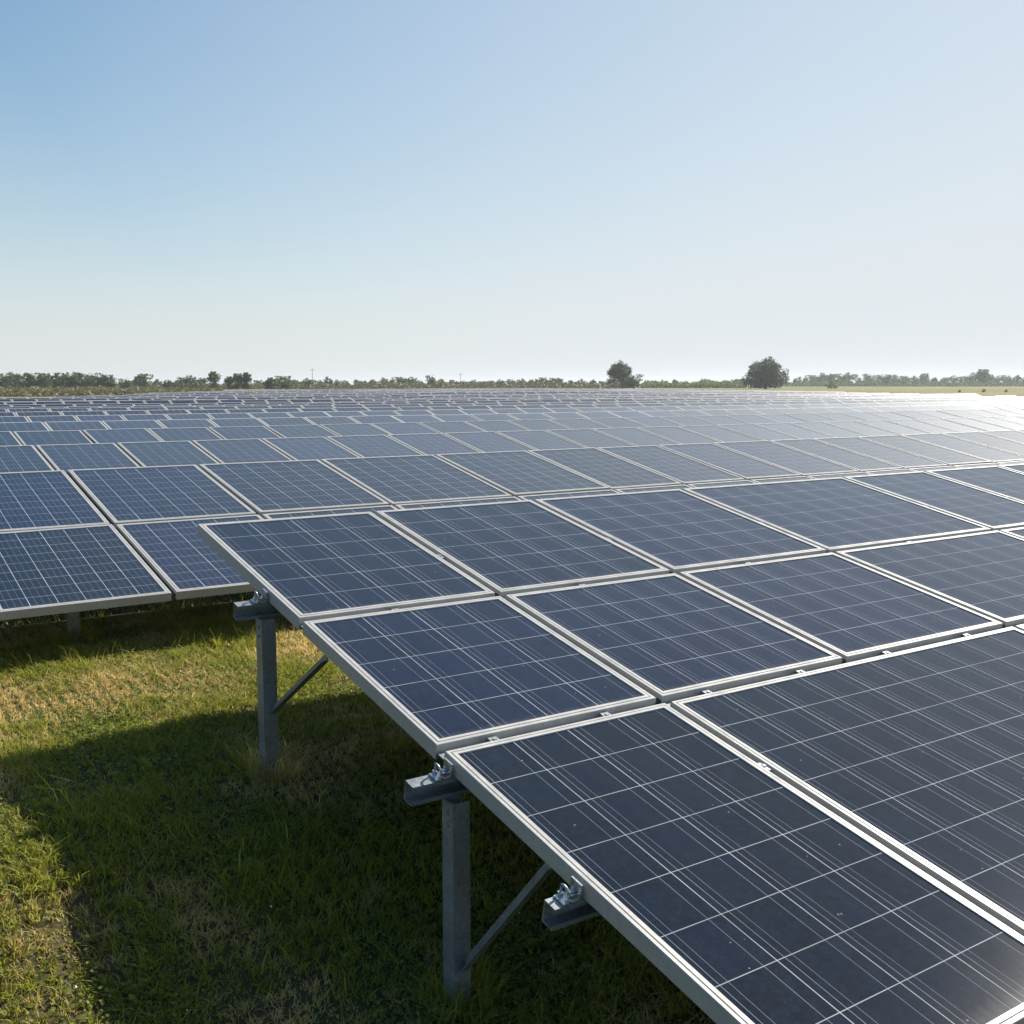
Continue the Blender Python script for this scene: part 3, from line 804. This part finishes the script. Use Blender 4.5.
# scrub bands at the foot of the trees (a mass nobody could count)
def scrub_band(name, px0, px1, d0, d1, hpx, n, label, mat, leaf):
    r = np.random.default_rng(len(label))
    px = r.uniform(px0, px1, n); d = r.uniform(d0, d1, n)
    lx = (px - 512) / FPX * d
    x = CAMX + math.sin(YAW) * d + math.cos(YAW) * lx; y = CAMY + math.cos(YAW) * d - math.sin(YAW) * lx
    top = hpx * d / FPX * (0.35 + 0.9 * vnoise(px * 0.13, d * 0.05, 71))
    z = gz(x, y) + r.random(n) * top
    a = r.normal(0, 1, (n, 3)); a /= np.linalg.norm(a, axis=1, keepdims=True)
    b = np.cross(a, r.normal(0, 1, (n, 3))); b /= np.linalg.norm(b, axis=1, keepdims=True)
    s = r.uniform(0.5, 1.3, n)[:, None] * leaf
    P = np.stack([x, y, z], 1)
    V = np.stack([P - a * s, P - b * s * .7, P + a * s, P + b * s * .7], 1).reshape(-1, 3)
    F = (np.arange(n) * 4)[:, None] + np.array([[0, 1, 2, 3]])
    tag(link(name, soup(name, V, F, [mat])), label, 'scrub', kind='stuff')
scrub_band('scrub', -120, 150, 132, 160, 4.2, 12000, 'tan and olive scrub along the far left edge of the panel field', M_SCRUB, 0.2)
scrub_band('scrub', -120, 225, 195, 240, 4.0, 16000, 'low tan and olive scrub along the foot of the left tree belt', M_SCRUB, 0.28)
scrub_band('hedge', 120, 620, 310, 355, 7.0, 22000, 'continuous low olive green hedge under the trees across the middle', M_SCRUB, 0.34)
scrub_band('hedge', 640, 745, 400, 430, 6.5, 8000, 'low hedge between the two large trees', M_LEAF, 0.4)
scrub_band('hedge', 780, 1120, 610, 640, 5.0, 12000, 'low dark hedge at the foot of the hazy right line', M_LEAF, 0.5)

# masts and the pale building far off
def mast(px, dist, hpx, label):
    x, y = at_px(px, dist); h = hpx * dist / FPX; z = float(gz(x, y))
    t = empty('utility_pole', (x, y, z), (0, 0, -YAW)); tag(t, label, 'utility pole')
    mb = MB(); mb.tube([(0, 0, -0.3), (0, 0, h)], [0.13, 0.08], 8); link('pole', mb.mesh('pole', [M_POLE]), t)
    mb = MB(); mb.box((0, -0.15, h * 0.93), (1.6, 0.12, 0.14)); link('crossarm', mb.mesh('crossarm', [M_POLE]), t)
    for q in (-0.65, 0.65):
        mb = MB(); mb.tube([(q, -0.15, h * 0.93 + 0.07), (q, -0.15, h * 0.93 + 0.3)], [0.06, 0.04], 6); link('insulator', mb.mesh('insulator', [M_WALLP]), t)
mast(314, 420, 19, 'thin pole standing above the hedge left of the picture centre')
mast(461, 480, 14, 'short thin pole above the hedge nearer the picture centre')
x, y = at_px(873, 800)
b = empty('barn', (x, y, float(gz(x, y))), (0, 0, -YAW)); tag(b, 'pale blue roofed barn far away among the hazy trees on the right', 'barn')
mb = MB(); mb.box((0, 0, 1.8), (8.5, 12, 3.6)); link('wall', mb.mesh('wall', [M_WALLP]), b)
mb = MB(); mb.extrude([(-4.7, 3.5), (0, 7.6), (4.7, 3.5), (4.7, 3.7), (0, 7.9), (-4.7, 3.7)], (0, -6.3, 0), (0, 6.3, 0), (0, 0, 1)); 
mb.add([(-4.2, -6.0, 3.6), (4.2, -6.0, 3.6), (0, -6.0, 7.4)], [(0, 1, 2)]); link('roof', mb.mesh('roof', [M_BLUE]), b)
mb = MB(); mb.box((0, -6.03, 1.5), (3.0, 0.08, 3.0)); link('door', mb.mesh('door', [M_POLE]), b)

# ------------------------------------------------------------------ the air between here and the tree line
def haze_box():
    m = bpy.data.materials.new('haze'); m.use_nodes = True
    t = m.node_tree; t.nodes.remove(t.nodes['Principled BSDF'])
    v = t.nodes.new('ShaderNodeVolumePrincipled')
    v.inputs['Color'].default_value = (0.93, 0.96, 1.0, 1); v.inputs['Density'].default_value = 0.00026; v.inputs['Anisotropy'].default_value = 0.3
    t.links.new(v.outputs[0], t.nodes['Material Output'].inputs['Volume'])
    mb = MB(); mb.box((750, 1850, 8), (6600, 5400, 24))
    tag(link('haze', mb.mesh('haze', [m])), 'thin pale haze over the whole field', 'haze', kind='stuff')
haze_box()
